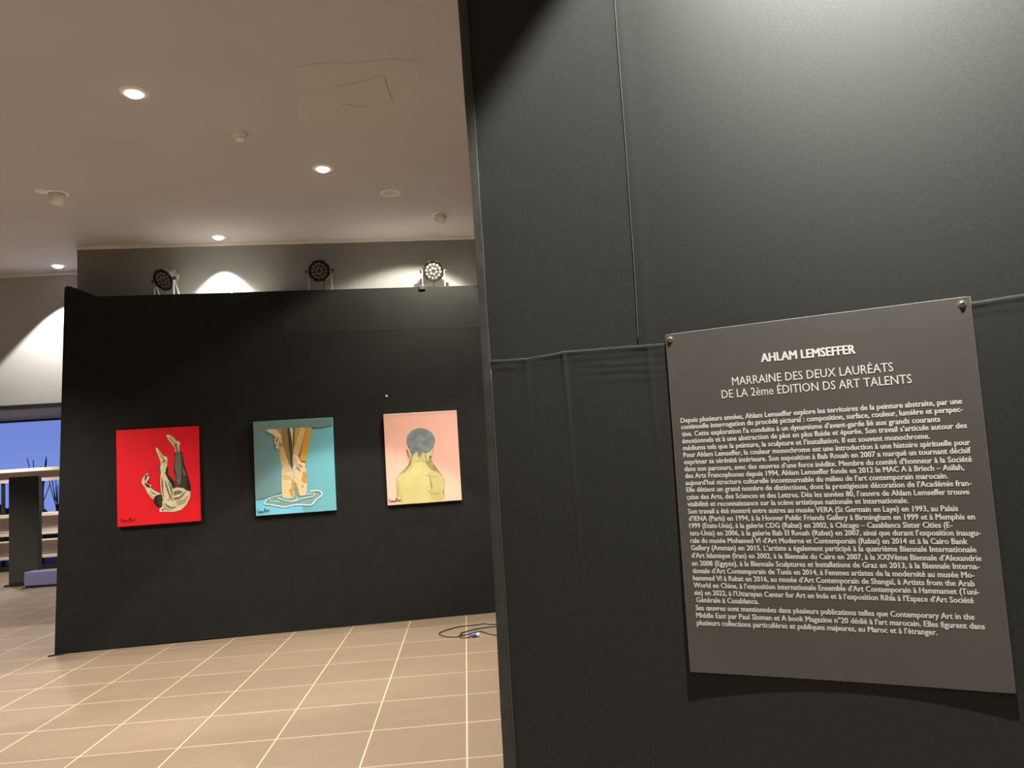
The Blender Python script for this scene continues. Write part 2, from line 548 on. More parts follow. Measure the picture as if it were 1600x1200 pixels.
def painting(name, u0, u1, z0, z1, ground, label, corners, layers, strokes, sign):
    """corners: canvas corners in the sketch's own units (tl, tr, br, bl); layers and strokes are drawn in those units"""
    w, h = u1 - u0, z1 - z0
    root = empty(name, dw.matrix_basis @ Vector((u0, 0, z0)) if False else (P0 + Vector((u0 * math.cos(PA), u0 * math.sin(PA), z0))), PA)
    tag(root, label, 'painting', 'paintings on the black display wall')
    T = 0.042
    bm = bmesh.new()
    add_box(bm, 0, w, -T, -0.001, 0, h, None, 0.004)
    mesh_obj('canvas', bm, ground, root)
    tl, tr, br, bl = corners

    def cv(p):
        x, y = p
        u = v = 0.5
        for _ in range(12):   # inverse bilinear
            xa = tl[0] + (tr[0] - tl[0]) * u
            ya = tl[1] + (tr[1] - tl[1]) * u
            xb = bl[0] + (br[0] - bl[0]) * u
            yb = bl[1] + (br[1] - bl[1]) * u
            v = (y - ya) / (yb - ya)
            lx = tl[0] + (bl[0] - tl[0]) * v
            rx = tr[0] + (br[0] - tr[0]) * v
            u = (x - lx) / (rx - lx)
        return (min(max(u, 0.004), 0.996) * w, (1 - min(max(v, 0.004), 0.996)) * h)

    bm = bmesh.new()
    mats = []
    for k, (col, pts, smooth) in enumerate(layers):
        if col not in mats:
            mats.append(col)
        P = [cv(p) for p in pts]
        if smooth:
            P = [(q.x, q.y) for q in catmull([(a, b, 0) for a, b in P], 5, True)]
        y = -T - 0.0006 - 0.00025 * k
        bm2 = bmesh.new()
        f = bm2.faces.new([bm2.verts.new((a, y, b)) for a, b in P])
        r = bmesh.ops.triangulate(bm2, faces=[f], ngon_method='EAR_CLIP')
        idx = {}
        for v in bm2.verts:
            idx[v] = bm.verts.new(v.co)
        for f in bm2.faces:
            nf = bm.faces.new([idx[v] for v in f.verts])
            nf.material_index = mats.index(col)
        bm2.free()
    k0 = len(layers)
    n_fig = len(strokes)
    for k, (col, pts, wd, closed) in enumerate(strokes + sign):
        if k == n_fig:
            mesh_obj('painted_figure', bm, mats, root)
            bm = bmesh.new()
            mats = []
        if col not in mats:
            mats.append(col)
        P = catmull([(*cv(p), 0) for p in pts], 6, closed)
        if closed:
            P.append(P[0])
        y = -T - 0.0008 - 0.00025 * (k0 + k)
        prev = None
        for i, p in enumerate(P):
            t = P[min(i + 1, len(P) - 1)] - P[max(i - 1, 0)]
            n = Vector((-t.y, t.x, 0)).normalized() * wd / 2
            a = bm.verts.new((p.x + n.x, y, p.y + n.y))
            b = bm.verts.new((p.x - n.x, y, p.y - n.y))
            if prev:
                f = bm.faces.new((prev[0], prev[1], b, a))
                f.material_index = mats.index(col)
            prev = (a, b)
    tag(mesh_obj('signature', bm, mats, root), 'black scribbled signature')
    return root


INKB = paint('ink_black', (0.012, 0.012, 0.012), 0)


def signature(x0, y0, x1, y1, hgt):
    """a loose illegible flourish"""
    def P(a, b):
        return (x0 + (x1 - x0) * a, y0 + (y1 - y0) * a - hgt * b)
    s1 = [P(0.10, 1.0), P(0.0, 0.75), P(0.06, 0.2), P(0.14, 0.1), P(0.2, 0.5), P(0.24, 0.1), P(0.29, 0.5), P(0.34, 0.1), P(0.44, 0.35)]
    s2 = [P(0.62, 1.0), P(0.56, 0.3), P(0.5, -0.1), P(0.62, 0.9), P(0.7, 0.75), P(0.62, 0.45), P(0.72, 0.1), P(0.8, 0.45), P(0.86, 0.1), P(0.92, 0.5), P(1.0, 0.25)]
    return [(INKB, s1 + s2[2::-1] + s2[3:], 0.0055, False)]


# --- the falling man on red
G_RED = mat('red_ground', (0.86, 0.010, 0.022), 0.55, spec=0.3, noise=0.06, nscale=4)
CRM = paint('cream_paint', (0.80, 0.72, 0.48))
OLV = paint('olive_shade', (0.22, 0.19, 0.10))
CHR = paint('charcoal_paint', (0.055, 0.050, 0.040))
CHR2 = paint('charcoal_light', (0.165, 0.15, 0.12))
CHR3 = paint('charcoal_deep', (0.020, 0.018, 0.015))
TAN = paint('tan_shade', (0.50, 0.42, 0.25))
red_layers = [
    (CRM, [(607, 243), (640, 243), (675, 268), (700, 298), (725, 303), (735, 328), (724, 350), (724, 400), (690, 404), (682, 365), (655, 325), (625, 285)], True),
    (TAN, [(628, 262), (660, 275), (690, 315), (672, 330), (648, 300)], True),
    (OLV, [(704, 318), (678, 335), (690, 372), (698, 398), (718, 398), (708, 355)], True),
    (CRM, [(505, 366), (520, 366), (552, 412), (580, 440), (605, 448), (612, 475), (592, 500), (608, 522), (606, 548), (550, 550), (548, 500), (528, 440), (510, 395)], True),
    (TAN, [(528, 390), (553, 425), (585, 460), (560, 470), (538, 430)], True),
    (OLV, [(575, 470), (562, 500), (580, 500), (592, 480)], True),
    (CHR, [(680, 408), (750, 392), (764, 470), (778, 560), (802, 650), (826, 720), (824, 768), (770, 745), (700, 737), (690, 700), (680, 620), (668, 590), (672, 520)], False),
    (CHR2, [(690, 430), (735, 410), (742, 540), (730, 690), (700, 700), (692, 600), (682, 560)], True),
    (CHR3, [(756, 470), (788, 580), (826, 720), (823, 766), (780, 745), (792, 660), (765, 590)], False),
    (CHR2, [(752, 545), (775, 580), (782, 620), (760, 610)], True),
    (CHR, [(518, 540), (545, 530), (612, 528), (618, 562), (612, 610), (642, 640), (682, 680), (684, 732), (652, 747), (620, 665), (590, 622), (545, 602), (528, 580)], False),
    (CHR2, [(520, 542), (546, 536), (548, 600), (530, 582)], False),
    (CHR3, [(596, 560), (610, 575), (606, 612), (640, 650), (672, 700), (655, 725), (622, 660), (594, 615)], True),
    (CRM, [(548, 528), (606, 528), (600, 545), (584, 600), (550, 600)], True),
    (CRM, [(545, 600), (590, 605), (612, 655), (642, 705), (660, 760), (660, 840), (690, 885), (640, 905), (600, 880), (560, 840), (545, 770), (540, 690)], False),
    (CRM, [(650, 748), (700, 732), (762, 740), (776, 760), (823, 770), (815, 830), (780, 895), (730, 940), (660, 960), (560, 958), (525, 963), (527, 930), (550, 900), (545, 845), (600, 860), (655, 835)], False),
    (OLV, [(555, 640), (568, 700), (566, 780), (580, 830), (560, 800), (550, 720)], True),
    (OLV, [(585, 660), (606, 720), (630, 800), (655, 860), (640, 850), (610, 790), (590, 720)], True),
    (OLV, [(612, 675), (638, 715), (652, 770), (648, 800), (634, 760)], True),
    (OLV, [(665, 775), (700, 760), (745, 770), (730, 790), (690, 800), (668, 810)], True),
    (OLV, [(662, 830), (720, 815), (772, 770), (760, 800), (725, 835), (675, 850)], True),
    (TAN, [(690, 860), (760, 840), (800, 800), (770, 870), (700, 900)], True),
    (OLV, [(580, 880), (640, 915), (690, 905), (650, 930), (600, 915)], True),
    (TAN, [(560, 870), (590, 920), (640, 945), (580, 940)], True),
    (OLV, [(548, 935), (566, 930), (568, 944), (552, 946)], True),
    (CRM, [(400, 730), (440, 730), (480, 760), (545, 795), (520, 812), (482, 850), (430, 802), (408, 762)], True),
    (OLV, [(440, 760), (480, 785), (500, 800), (470, 795)], True),
    (TAN, [(425, 780), (470, 815), (475, 835), (440, 805)], True),
    (CHR3, [(552, 804), (500, 808), (476, 840), (478, 880), (510, 914), (545, 917), (553, 880)], True),
    (CHR, [(520, 815), (545, 820), (545, 900), (515, 880)], True),
    (CRM, [(427, 598), (408, 612), (374, 650), (366, 690), (388, 722), (402, 738), (448, 732), (458, 712), (430, 707), (410, 690), (420, 672), (440, 640), (434, 626), (418, 640), (408, 668), (394, 662), (400, 636), (430, 610)], False),
    (CHR, [(404, 622), (422, 612), (414, 640), (404, 664), (394, 655)], True),
    (CHR3, [(395, 690), (420, 704), (444, 722), (442, 736), (412, 726), (398, 706)], True),
]
painting('painting', 0.628, 1.444, 1.227, 2.224, G_RED, 'red painting of a barefoot man falling upside down', ((135, 197), (910, 157), (908, 1043), (130, 1103)), red_layers, [], signature(163, 1056, 300, 1046, 34))

# --- legs in turquoise water
G_BLU = grad_paint('turquoise_ground', [(0.0, (0.15, 0.25, 0.26)), (0.30, (0.165, 0.32, 0.345)), (0.55, (0.17, 0.46, 0.53)), (1.0, (0.17, 0.50, 0.58))], 'X', 0.12)
GTEAL = paint('grey_teal', (0.155, 0.265, 0.26), 0.06)
CYAN = paint('bright_cyan', (0.20, 0.60, 0.80), 0.08, 5)
PUDL = paint('pool_grey', (0.22, 0.42, 0.42), 0.06)
OCH = paint('ochre_skin', (0.52, 0.34, 0.105))
OCHL = paint('ochre_light', (0.66, 0.48, 0.21))
SKIN = paint('pale_skin', (0.76, 0.60, 0.35))
SKIN2 = paint('cool_skin', (0.62, 0.47, 0.32))
BRN = paint('brown_shade', (0.10, 0.065, 0.03))
BRN2 = paint('mid_brown', (0.30, 0.20, 0.085))
AMB = paint('amber_patch', (0.62, 0.33, 0.05))
PALE = paint('pale_blue_white', (0.60, 0.68, 0.68))
WHT = paint('white_line', (0.80, 0.86, 0.84), 0)
blue_layers = [
    (GTEAL, [(107, 128), (935, 80), (936, 168), (870, 180), (800, 198), (720, 188), (500, 205), (300, 215), (110, 250)], False),
    (CYAN, [(124, 942), (200, 937), (262, 920), (215, 985), (330, 1003), (430, 1018), (520, 998), (600, 992), (620, 1082), (128, 1113)], False),
    (PUDL, [(215, 985), (250, 935), (340, 905), (450, 890), (690, 850), (770, 845), (815, 885), (790, 915), (745, 950), (700, 995), (600, 990), (520, 995), (430, 1015), (330, 1000)], True),
    (OCH, [(245, 215), (330, 207), (480, 203), (522, 203), (522, 300), (510, 480), (508, 640), (500, 660), (408, 640), (408, 600), (385, 540), (370, 420), (385, 380), (330, 290), (290, 250)], False),
    (OCHL, [(390, 420), (440, 400), (470, 520), (490, 600), (410, 590), (388, 530)], True),
    (BRN2, [(405, 215), (480, 208), (490, 400), (508, 640), (470, 560), (430, 430), (400, 300)], True),
    (BRN, [(462, 208), (488, 206), (508, 300), (512, 480), (506, 655), (490, 560), (478, 400)], True),
    (PALE, [(488, 203), (518, 202), (524, 320), (514, 380), (506, 300)], True),
    (PALE, [(516, 600), (540, 600), (535, 660), (523, 720), (514, 690)], True),
    (BRN, [(524, 205), (536, 205), (536, 300), (524, 400), (516, 360)], True),
    (OCH, [(535, 197), (718, 185), (700, 310), (662, 500), (648, 620), (560, 640), (530, 600), (518, 480), (535, 300)], False),
    (BRN2, [(640, 200), (655, 240), (605, 400), (575, 500), (600, 550), (640, 560), (640, 590), (590, 590), (550, 500), (590, 380)], True),
    (AMB, [(660, 215), (708, 200), (692, 320), (655, 500), (635, 540), (590, 520), (610, 400)], True),
    (OCHL, [(556, 202), (648, 195), (638, 260), (598, 400), (565, 500), (530, 490), (534, 380), (560, 290)], True),
    (AMB, [(556, 205), (600, 205), (570, 290), (548, 380), (538, 330)], True),
    (SKIN, [(408, 600), (440, 580), (490, 600), (506, 640), (526, 720), (524, 800), (516, 916), (412, 921), (400, 850), (396, 700)], True),
    (SKIN2, [(420, 590), (470, 585), (490, 640), (440, 660), (420, 640)], True),
    (OCHL, [(410, 680), (470, 690), (500, 730), (440, 740), (405, 730)], True),
    (AMB, [(505, 725), (522, 760), (514, 900), (490, 890), (475, 835), (498, 820)], True),
    (SKIN, [(540, 620), (640, 600), (656, 700), (660, 760), (648, 885), (575, 897), (560, 830), (532, 760), (530, 690)], True),
    (AMB, [(620, 650), (650, 660), (660, 750), (642, 775), (600, 740), (612, 700)], True),
    (OCH, [(535, 760), (560, 790), (580, 890), (566, 890), (548, 830)], True),
    (BRN2, [(612, 790), (622, 796), (616, 820), (608, 810)], True),
    (SKIN, [(518, 480), (568, 488), (600, 550), (638, 562), (640, 600), (625, 652), (580, 652), (545, 620), (520, 560)], True),
    (SKIN2, [(522, 500), (550, 500), (570, 560), (590, 610), (552, 600), (524, 550)], True),
    (BRN2, [(560, 600), (600, 640), (590, 646), (552, 618)], True),
    (BRN2, [(585, 575), (622, 606), (616, 612), (580, 588)], True),
    (SKIN2, [(330, 300), (370, 275), (402, 290), (405, 365), (386, 345), (372, 415), (346, 402), (326, 372)], True),
    (SKIN, [(245, 216), (335, 207), (385, 255), (402, 300), (350, 290), (310, 265)], True),
    (BRN2, [(380, 340), (402, 375), (390, 380), (374, 360)], True),
    (BRN, [(330, 365), (345, 372), (340, 388), (328, 380)], True),
    (BRN2, [(352, 290), (366, 300), (352, 350), (342, 340)], True),
]
blue_strokes = [
    (INKB, [(126, 941), (200, 936), (262, 918), (330, 896), (395, 870)], 0.005, False),
    (INKB, [(722, 188), (800, 199), (870, 182), (934, 168)], 0.006, False),
    (WHT, [(215, 985), (250, 935), (320, 908), (400, 890)], 0.008, False),
    (WHT, [(215, 985), (330, 1001), (430, 1016), (520, 996), (600, 991), (700, 994), (752, 942), (812, 894), (803, 858), (760, 846), (690, 855)], 0.012, False),
    (WHT, [(655, 884), (735, 876), (718, 906), (600, 930), (556, 948), (480, 960), (390, 935), (345, 912)], 0.008, False),
    (WHT, [(550, 910), (560, 930), (520, 955)], 0.006, False),
    (WHT, [(270, 925), (290, 955), (380, 962)], 0.004, False),
]
painting('painting', 2.005, 2.838, 1.235, 2.236, G_BLU, 'turquoise painting of bare legs standing in rippled water', ((107, 128), (935, 80), (965, 1050), (128, 1113)), blue_layers, blue_strokes, signature(148, 1085, 268, 1066, 40))

# --- shaved head from behind on pink
G_PNK = grad_paint('peach_ground', [(0.0, (0.84, 0.56, 0.40)), (0.33, (0.84, 0.53, 0.40)), (0.55, (0.83, 0.46, 0.36)), (1.0, (0.82, 0.44, 0.35))], 'Z', 0.14)
BACK = paint('olive_yellow', (0.60, 0.53, 0.22), 0.06, 8)
BACK2 = paint('olive_yellow_shade', (0.54, 0.46, 0.19), 0.06, 8)
BACKD = paint('warm_contour', (0.42, 0.32, 0.16), 0.05)
HEAD = paint('grey_blue_hair', (0.20, 0.235, 0.235), 0.25, 14)
HEADD = paint('grey_blue_rim', (0.085, 0.10, 0.11), 0.1)
EAR = paint('ear_brown', (0.36, 0.21, 0.10))
EARL = paint('ear_pale', (0.66, 0.60, 0.30))
shoulders = [(385, 630), (505, 640), (500, 690), (515, 760), (545, 802), (620, 842), (665, 880), (680, 930), (660, 1020), (638, 1098), (268, 1118), (240, 1020), (218, 930), (222, 890), (265, 852), (330, 817), (362, 765), (375, 700)]
head = [(458 + 132 * math.cos(t) * (1.0 if math.sin(t) > -0.2 else 0.97), 540 - 122 * math.sin(t)) for t in [k * math.pi / 14 for k in range(28)]]
pink_layers = [
    (BACKD, [(x + (4 if x > 450 else -4), y - 1) for x, y in shoulders], True),
    (BACK, shoulders, True),
    (BACK2, [(520, 830), (620, 850), (672, 900), (660, 1010), (635, 1090), (540, 1060), (560, 950)], True),
    (BACK2, [(225, 900), (250, 900), (260, 1010), (290, 1110), (268, 1112), (236, 1010)], True),
    (BACK2, [(365, 740), (385, 690), (392, 740), (370, 800), (340, 820)], True),
    (EAR, [(320, 618), (334, 618), (345, 650), (352, 684), (343, 698), (326, 664)], True),
    (HEADD, [(458 + (x - 458) * 1.02, 540 + (y - 540) * 1.025) for x, y in head], True),
    (HEAD, head, True),
    (HEAD, [(375, 585), (545, 585), (548, 636), (500, 668), (470, 640), (445, 690), (425, 645), (385, 665), (358, 640)], True),
    (EARL, [(500, 662), (540, 640), (574, 616), (566, 660), (552, 692), (525, 722), (510, 730)], True),
    (BACK, [(470, 650), (505, 655), (505, 720), (480, 720), (452, 690)], True),
    (BACK, [(395, 655), (424, 640), (432, 680), (440, 720), (380, 720)], True),
    (CHR3, [(540, 678), (550, 678), (550, 695), (540, 695)], True),
    (EAR, [(338, 680), (349, 682), (347, 692), (338, 690)], True),
]
pink_strokes = [
    (EAR, [(343 + 13 * math.cos(t), 709 + 15 * math.sin(t)) for t in [k * math.pi / 5 for k in range(10)]], 0.003, True),
    (EAR, [(545 + 16 * math.cos(t), 714 + 19 * math.sin(t)) for t in [k * math.pi / 5 for k in range(10)]], 0.003, True),
    (HEADD, [(552, 690), (566, 650), (577, 612)], 0.004, False),
    (HEADD, [(497, 655), (506, 700), (512, 748)], 0.004, False),
    (BACK2, [(500, 850), (560, 862), (610, 872)], 0.010, False),
    (BACK2, [(520, 1000), (580, 1025), (630, 1018)], 0.010, False),
    (WHT, [(120, 285), (450, 264), (798, 246)], 0.006, False),
]
painting('painting', 3.383, 4.19, 1.245, 2.239, G_PNK, 'pink painting of a shaved head and bare back with earrings', ((110, 282), (803, 243), (838, 1090), (138, 1142)), pink_layers, pink_strokes, signature(152, 1115, 262, 1104, 34))

# ------------------------------------------------------------------ stage lamps on top of the display wall


def stage_lamp(u, h, aim, yaw_l, label):
    base = P0 + Vector((math.cos(PA), math.sin(PA), 0)) * u + Vector((-math.sin(PA), math.cos(PA), 0)) * 0.08
    base.z = 3.656
    t = empty('stage_lamp', base, PA)
    tag(t, label, 'stage light', 'stage lights on the display wall')
    a = Vector(aim).normalized()          # in the wall's own axes: -y is towards the hall
    q = a.to_track_quat('-Z', 'Y').to_matrix().to_4x4()
    M = Matrix.Translation((0, 0, h)) @ q @ Matrix.Translation((0, 0, 0.05))
    # local -Z of the head is the light's front
    bm = bmesh.new()
    add_lathe(bm, [(0.098, -0.045), (0.098, 0.02), (0.094, 0.03), (0.094, 0.075), (0.086, 0.088), (0.070, 0.110), (0.066, 0.125), (0.050, 0.133), (0.0, 0.135)], 32, M)
    for k in range(12):
        c = Matrix.Rotation(k * math.pi / 6, 4, 'Z')
        add_box(bm, 0.085, 0.098, -0.003, 0.003, 0.03, 0.075, M @ c)
    body = mesh_obj('housing', bm, M_PARBODY, t, True, 35)
    bm = bmesh.new()
    add_lathe(bm, [(0.119, -0.072), (0.119, -0.045), (0.100, -0.040), (0.100, -0.064), (0.106, -0.072)], 16, M, close=False, phase=math.pi / 16)
    for k in range(8):
        c = Matrix.Rotation((k + 0.5) * math.pi / 4, 4, 'Z')
        add_box(bm, 0.112, 0.124, -0.02, 0.02, -0.073, -0.05, M @ c, 0.002)
    mesh_obj('bezel', bm, M_BLKMET, t)
    bm = bmesh.new()
    add_lathe(bm, [(0.0, -0.060), (0.101, -0.060), (0.101, -0.050), (0.0, -0.050)], 32, M)
    mesh_obj('front_plate', bm, M_BLKMET, t)
    pos = [(0.036, k * math.pi / 3 + 0.3) for k in range(6)] + [(0.078, k * math.pi / 6 + 0.12) for k in range(12)]
    for rr, th in pos:
        c = Matrix.Translation((rr * math.cos(th), rr * math.sin(th), -0.060)) @ Matrix.Rotation(math.pi, 4, 'X')
        bm = bmesh.new()
        add_lathe(bm, [(0.0160, 0.0), (0.0160, 0.003), (0.0140, 0.007), (0.009, 0.0085), (0.005, 0.006), (0.0, 0.005)], 14, M @ c, close=False)
        for f in bm.faces:
            f.material_index = 1 if f.calc_center_median().length > 0 and len(f.verts) == 3 else 0
        mesh_obj('lens', bm, [M_LENS, M_LENSC], t, True)
    Y = Matrix.Rotation(yaw_l, 4, 'Z')
    for s in (-1, 1):
        bm = bmesh.new()
        add_lathe(bm, [(0.0, 0.0), (0.020, 0.0), (0.018, 0.022), (0.0, 0.024)], 10, Y @ Matrix.Translation((s * 0.131, 0, h)) @ Matrix.Rotation(s * math.pi / 2, 4, 'Y'))
        mesh_obj('knob', bm, M_BLKMET, t, True, 40)
    # two U-shaped flat steel brackets hinged at the knobs
    for dy, nm in ((0.0, 'yoke'), (0.09, 'rear_stand')):
        bm = bmesh.new()
        for s in (-1, 1):
            p0 = Vector((s * 0.127, 0, h + 0.012))
            p1 = Vector((s * 0.127, dy, 0.004))
            L = (p1 - p0).length
            rot = Vector((0, 0, 1)).rotation_difference((p0 - p1).normalized()).to_matrix().to_4x4()
            add_box(bm, -0.002, 0.002, -0.011, 0.011, 0, L, Y @ Matrix.Translation(p1) @ rot)
        add_box(bm, -0.129, 0.129, dy - 0.011, dy + 0.011, 0.0, 0.005, Y)
        mesh_obj(nm, bm, M_STEEL, t)
    bm = bmesh.new()
    p = M @ Vector((0, 0, 0.130))
    add_tube(bm, catmull([p, p + Vector((0.01, 0.01, -0.03)), (p.x * 0.6, 0.10, 0.05), (p.x * 0.3, 0.09, 0.006)], 6), 0.004, 6)
    mesh_obj('power_lead', bm, M_CABLE, t, True)
    return t


stage_lamp(1.10, 0.190, (-0.62, -1.0, -0.72), -0.45, 'leftmost stage light, tilted down left, above the red painting')
stage_lamp(2.755, 0.240, (-0.22, -1.0, -0.14), -0.08, 'middle stage light, upright, above the turquoise painting')
stage_lamp(4.025, 0.200, (-0.02, -1.0, -0.34), 0.0, 'rightmost stage light, glaring from above, over the pink painting')

# ------------------------------------------------------------------ ceiling fittings


def downlight(x, y, energy, label, deg=78):
    t = empty('downlight', (x, y, CEIL))
    tag(t, label, 'ceiling light', 'round recessed ceiling lights')
    bm = bmesh.new()
    add_lathe(bm, [(0.050, 0.0), (0.050, -0.006), (0.066, -0.012), (0.090, -0.007), (0.096, 0.0)], 36, None, close=False)
    mesh_obj('trim_ring', bm, M_WHITE2, t, True)
    bm = bmesh.new()
    add_lathe(bm, [(0.050, 0.0), (0.049, -0.014), (0.040, -0.026), (0.022, -0.033), (0.0, -0.035)], 32, None, close=False)
    mesh_obj('glowing_lens', bm, M_BULB, t, True)
    spot('lamp_beam', (x, y, CEIL - 0.05), (x, y, 0), energy, deg, 0.12, 0.03, LAMP, t)
    return t


downlight(-2.018, -3.551, DL_W, 'bright round downlight nearest the camera, left of the smoke detector')
downlight(-1.009, -2.090, DL_W, 'bright round downlight between the smoke detector and the speaker')
downlight(-2.480, -0.262, DL_W * 0.75, 'bright round downlight close to the grey wall, above the leftmost stage light', 77)
downlight(-4.617, 0.572, DL_W * 0.9, 'bright round downlight at the far left, beside the grey wall corner', 84)

t = empty('ceiling_speaker', (-0.482, -1.395, CEIL))
tag(t, 'flat round white ceiling speaker between a downlight and the lit spotlight', 'speaker')
bm = bmesh.new()
add_lathe(bm, [(0.074, 0.0), (0.074, -0.004), (0.086, -0.008), (0.098, -0.004), (0.100, 0.0)], 40, None, close=False)
mesh_obj('rim', bm, M_WHITE2, t, True)
bm = bmesh.new()
add_lathe(bm, [(0.0, -0.003), (0.075, -0.003), (0.075, 0.0), (0.0, 0.0)], 40)
mesh_obj('grille', bm, M_GRILL, t)

t = empty('smoke_detector', (-1.509, -2.845, CEIL))
tag(t, 'small cream smoke detector hanging between two downlights', 'smoke detector')
bm = bmesh.new()
add_lathe(bm, [(0.0, 0.0), (0.056, 0.0), (0.057, -0.012), (0.055, -0.024), (0.050, -0.030), (0.0, -0.030)], 36)
mesh_obj('base', bm, M_WHITE, t, True, 40)
bm = bmesh.new()
add_lathe(bm, [(0.046, -0.030), (0.043, -0.040), (0.034, -0.052), (0.022, -0.058), (0.0, -0.060)], 36, None, close=False)
mesh_obj('cap', bm, M_WHITE, t, True, 40)
bm = bmesh.new()
for k in range(16):
    c = Matrix.Rotation(k * math.pi / 8, 4, 'Z') @ Matrix.Translation((0.0405, 0, -0.0445)) @ Matrix.Rotation(R(38), 4, 'Y')
    add_box(bm, -0.006, 0.004, -0.005, 0.005, -0.002, 0.002, c)
mesh_obj('vents', bm, M_GRILL, t)
bm = bmesh.new()
add_lathe(bm, [(0.0, 0.0), (0.005, 0.0), (0.004, 0.004), (0.0, 0.005)], 10, Matrix.Translation((0.053, 0.0, -0.012)) @ Matrix.Rotation(R(90), 4, 'Y'))
mesh_obj('indicator', bm, M_DARK, t)


def gimbal(x, y, r, aim, label, cat_group=None):
    t = empty('spotlight', (x, y, CEIL))
    tag(t, label, 'spotlight')
    bm = bmesh.new()
    add_lathe(bm, [(r * 0.72, 0.0), (r * 0.72, -0.006), (r * 0.80, -0.010), (r * 0.95, -0.007), (r, 0.0)], 36, None, close=False)
    mesh_obj('mounting_ring', bm, M_WHITE2, t, True)
    bm = bmesh.new()
    add_lathe(bm, [(0.0, -0.0015), (r * 0.73, -0.0015), (r * 0.73, 0.0), (0, 0)], 32)
    mesh_obj('recess', bm, M_GRILL, t)
    q = Vector(aim).normalized().to_track_quat('-Z', 'Y').to_matrix().to_4x4()
    M = Matrix.Translation((0, 0, -0.036)) @ q
    h = r * 0.66
    bm = bmesh.new()
    add_lathe(bm, [(0.0, 0.055), (h * 0.45, 0.052), (h * 0.8, 0.040), (h * 0.97, 0.018), (h, -0.01), (h, -0.045), (h * 0.86, -0.047), (h * 0.80, -0.03), (0, -0.028)], 32, M)
    mesh_obj('head', bm, M_WHITE, t, True, 40)
    return t, M, h


g1, M1, h1 = gimbal(-0.018, -0.690, 0.088, (-0.40, 0.62, -0.72), 'lit white swivel spotlight near the grey wall, above the rightmost stage light')
bm = bmesh.new()
add_lathe(bm, [(0.0, -0.032), (h1 * 0.78, -0.032), (h1 * 0.78, -0.029), (0, -0.029)], 24, M1)
mesh_obj('glowing_lens', bm, M_BULB, g1)
spot('lamp_beam', M1 @ Vector((0, 0, -0.06)) + g1.location, Vector((-0.018, -0.690, CEIL)) + Vector((-0.22, 0.26, -0.78)) * 3, 230, 104, 0.3, 0.03, (1.0, 0.94, 0.78), g1)
gimbal(-3.446, -1.742, 0.098, (-0.55, 0.55, -0.75), 'unlit white swivel spotlight at left, beside a small round ceiling plate')
t = empty('ceiling_plate', (-3.552, -1.822, CEIL))
tag(t, 'small round white plate touching the unlit swivel spotlight', 'ceiling plate')
bm = bmesh.new()
add_lathe(bm, [(0.0, -0.012), (0.030, -0.012), (0.042, -0.009), (0.050, -0.004), (0.052, 0.0), (0, 0)], 32)
mesh_obj('disc', bm, M_WHITE, t, True, 50)

t = empty('access_patch', (-0.54, -3.39, CEIL - 0.0015))
tag(t, 'faint plastered-over square patch in the ceiling with cracked edges', 'ceiling patch')
bm = bmesh.new()
ol = catmull([(-0.956, -3.02, 0), (-0.6, -2.98, 0), (-0.233, -2.95, 0), (-0.15, -3.4, 0), (-0.123, -3.82, 0), (-0.5, -3.83, 0), (-0.845, -3.79, 0), (-0.93, -3.4, 0)], 6, True)
a = [bm.verts.new((p.x + 0.54, p.y + 3.39, -0.0012)) for p in ol]
b = [bm.verts.new((p.x + 0.54 + (p.x + 0.54) * 0.06, p.y + 3.39 + (p.y + 3.39) * 0.06, 0.0)) for p in ol]
bm.faces.new(a)
for i in range(len(a)):
    bm.faces.new((a[i], a[(i + 1) % len(a)], b[(i + 1) % len(a)], b[i]))
mesh_obj('filler', bm, M_PATCH, t, True)
for pts in (((-0.652, -3.547), (-0.5, -3.60), (-0.305, -3.693)), ((-0.305, -3.693), (-0.30, -3.5), (-0.278, -3.30)), ((-0.671, -3.29), (-0.60, -3.28), (-0.539, -3.239), (-0.45, -3.235))):
    bm = bmesh.new()
    P = catmull([(x + 0.54, y + 3.39, 0) for x, y in pts], 6)
    n = len(P) - 1
    prev = None
    for i in range(n):
        w0, w1 = [0.0065 * math.sin(math.pi * (0.12 + 0.8 * k / n)) for k in (i, i + 1)]
        d = (P[i + 1] - P[i]).normalized()
        m_ = Vector((-d.y, d.x, 0))
        if prev is None:
            prev = (bm.verts.new((*(P[i] + m_ * w0).xy, -0.0018)), bm.verts.new((*(P[i] - m_ * w0).xy, -0.0018)))
        cur = (bm.verts.new((*(P[i + 1] + m_ * w1).xy, -0.0018)), bm.verts.new((*(P[i + 1] - m_ * w1).xy, -0.0018)))
        bm.faces.new((prev[0], cur[0], cur[1], prev[1]))
        prev = cur
    mesh_obj('crack', bm, M_CRACK, t)

# ------------------------------------------------------------------ near display wall with the text panel
NM = Matrix(((ND.x, NN.x, 0, NEAR_O.x), (ND.y, NN.y, 0, NEAR_O.y), (0, 0, 1, 0), (0, 0, 0, 1)))
NZ = math.atan2(ND.y, ND.x)
nw = empty('display_wall', NEAR_O, NZ)
tag(nw, 'tall near black fabric display wall holding the text panel', 'display wall')
# local axes of this wall: x along it, -y towards the hall, z up
TOPN = 3.66
bm = bmesh.new()
add_box(bm, -1.085, 2.2, 0.012, 0.10, 0.0, TOPN - 0.01)
mesh_obj('core_frame', bm, M_CORE, nw)


def lerp_tab(tab, s):
    if s <= tab[0][0]:
        return tab[0][1]
    for (a, x), (b, y) in zip(tab[:-1], tab[1:]):
        if s <= b:
            return x + (y - x) * (s - a) / (b - a)
    return tab[-1][1]


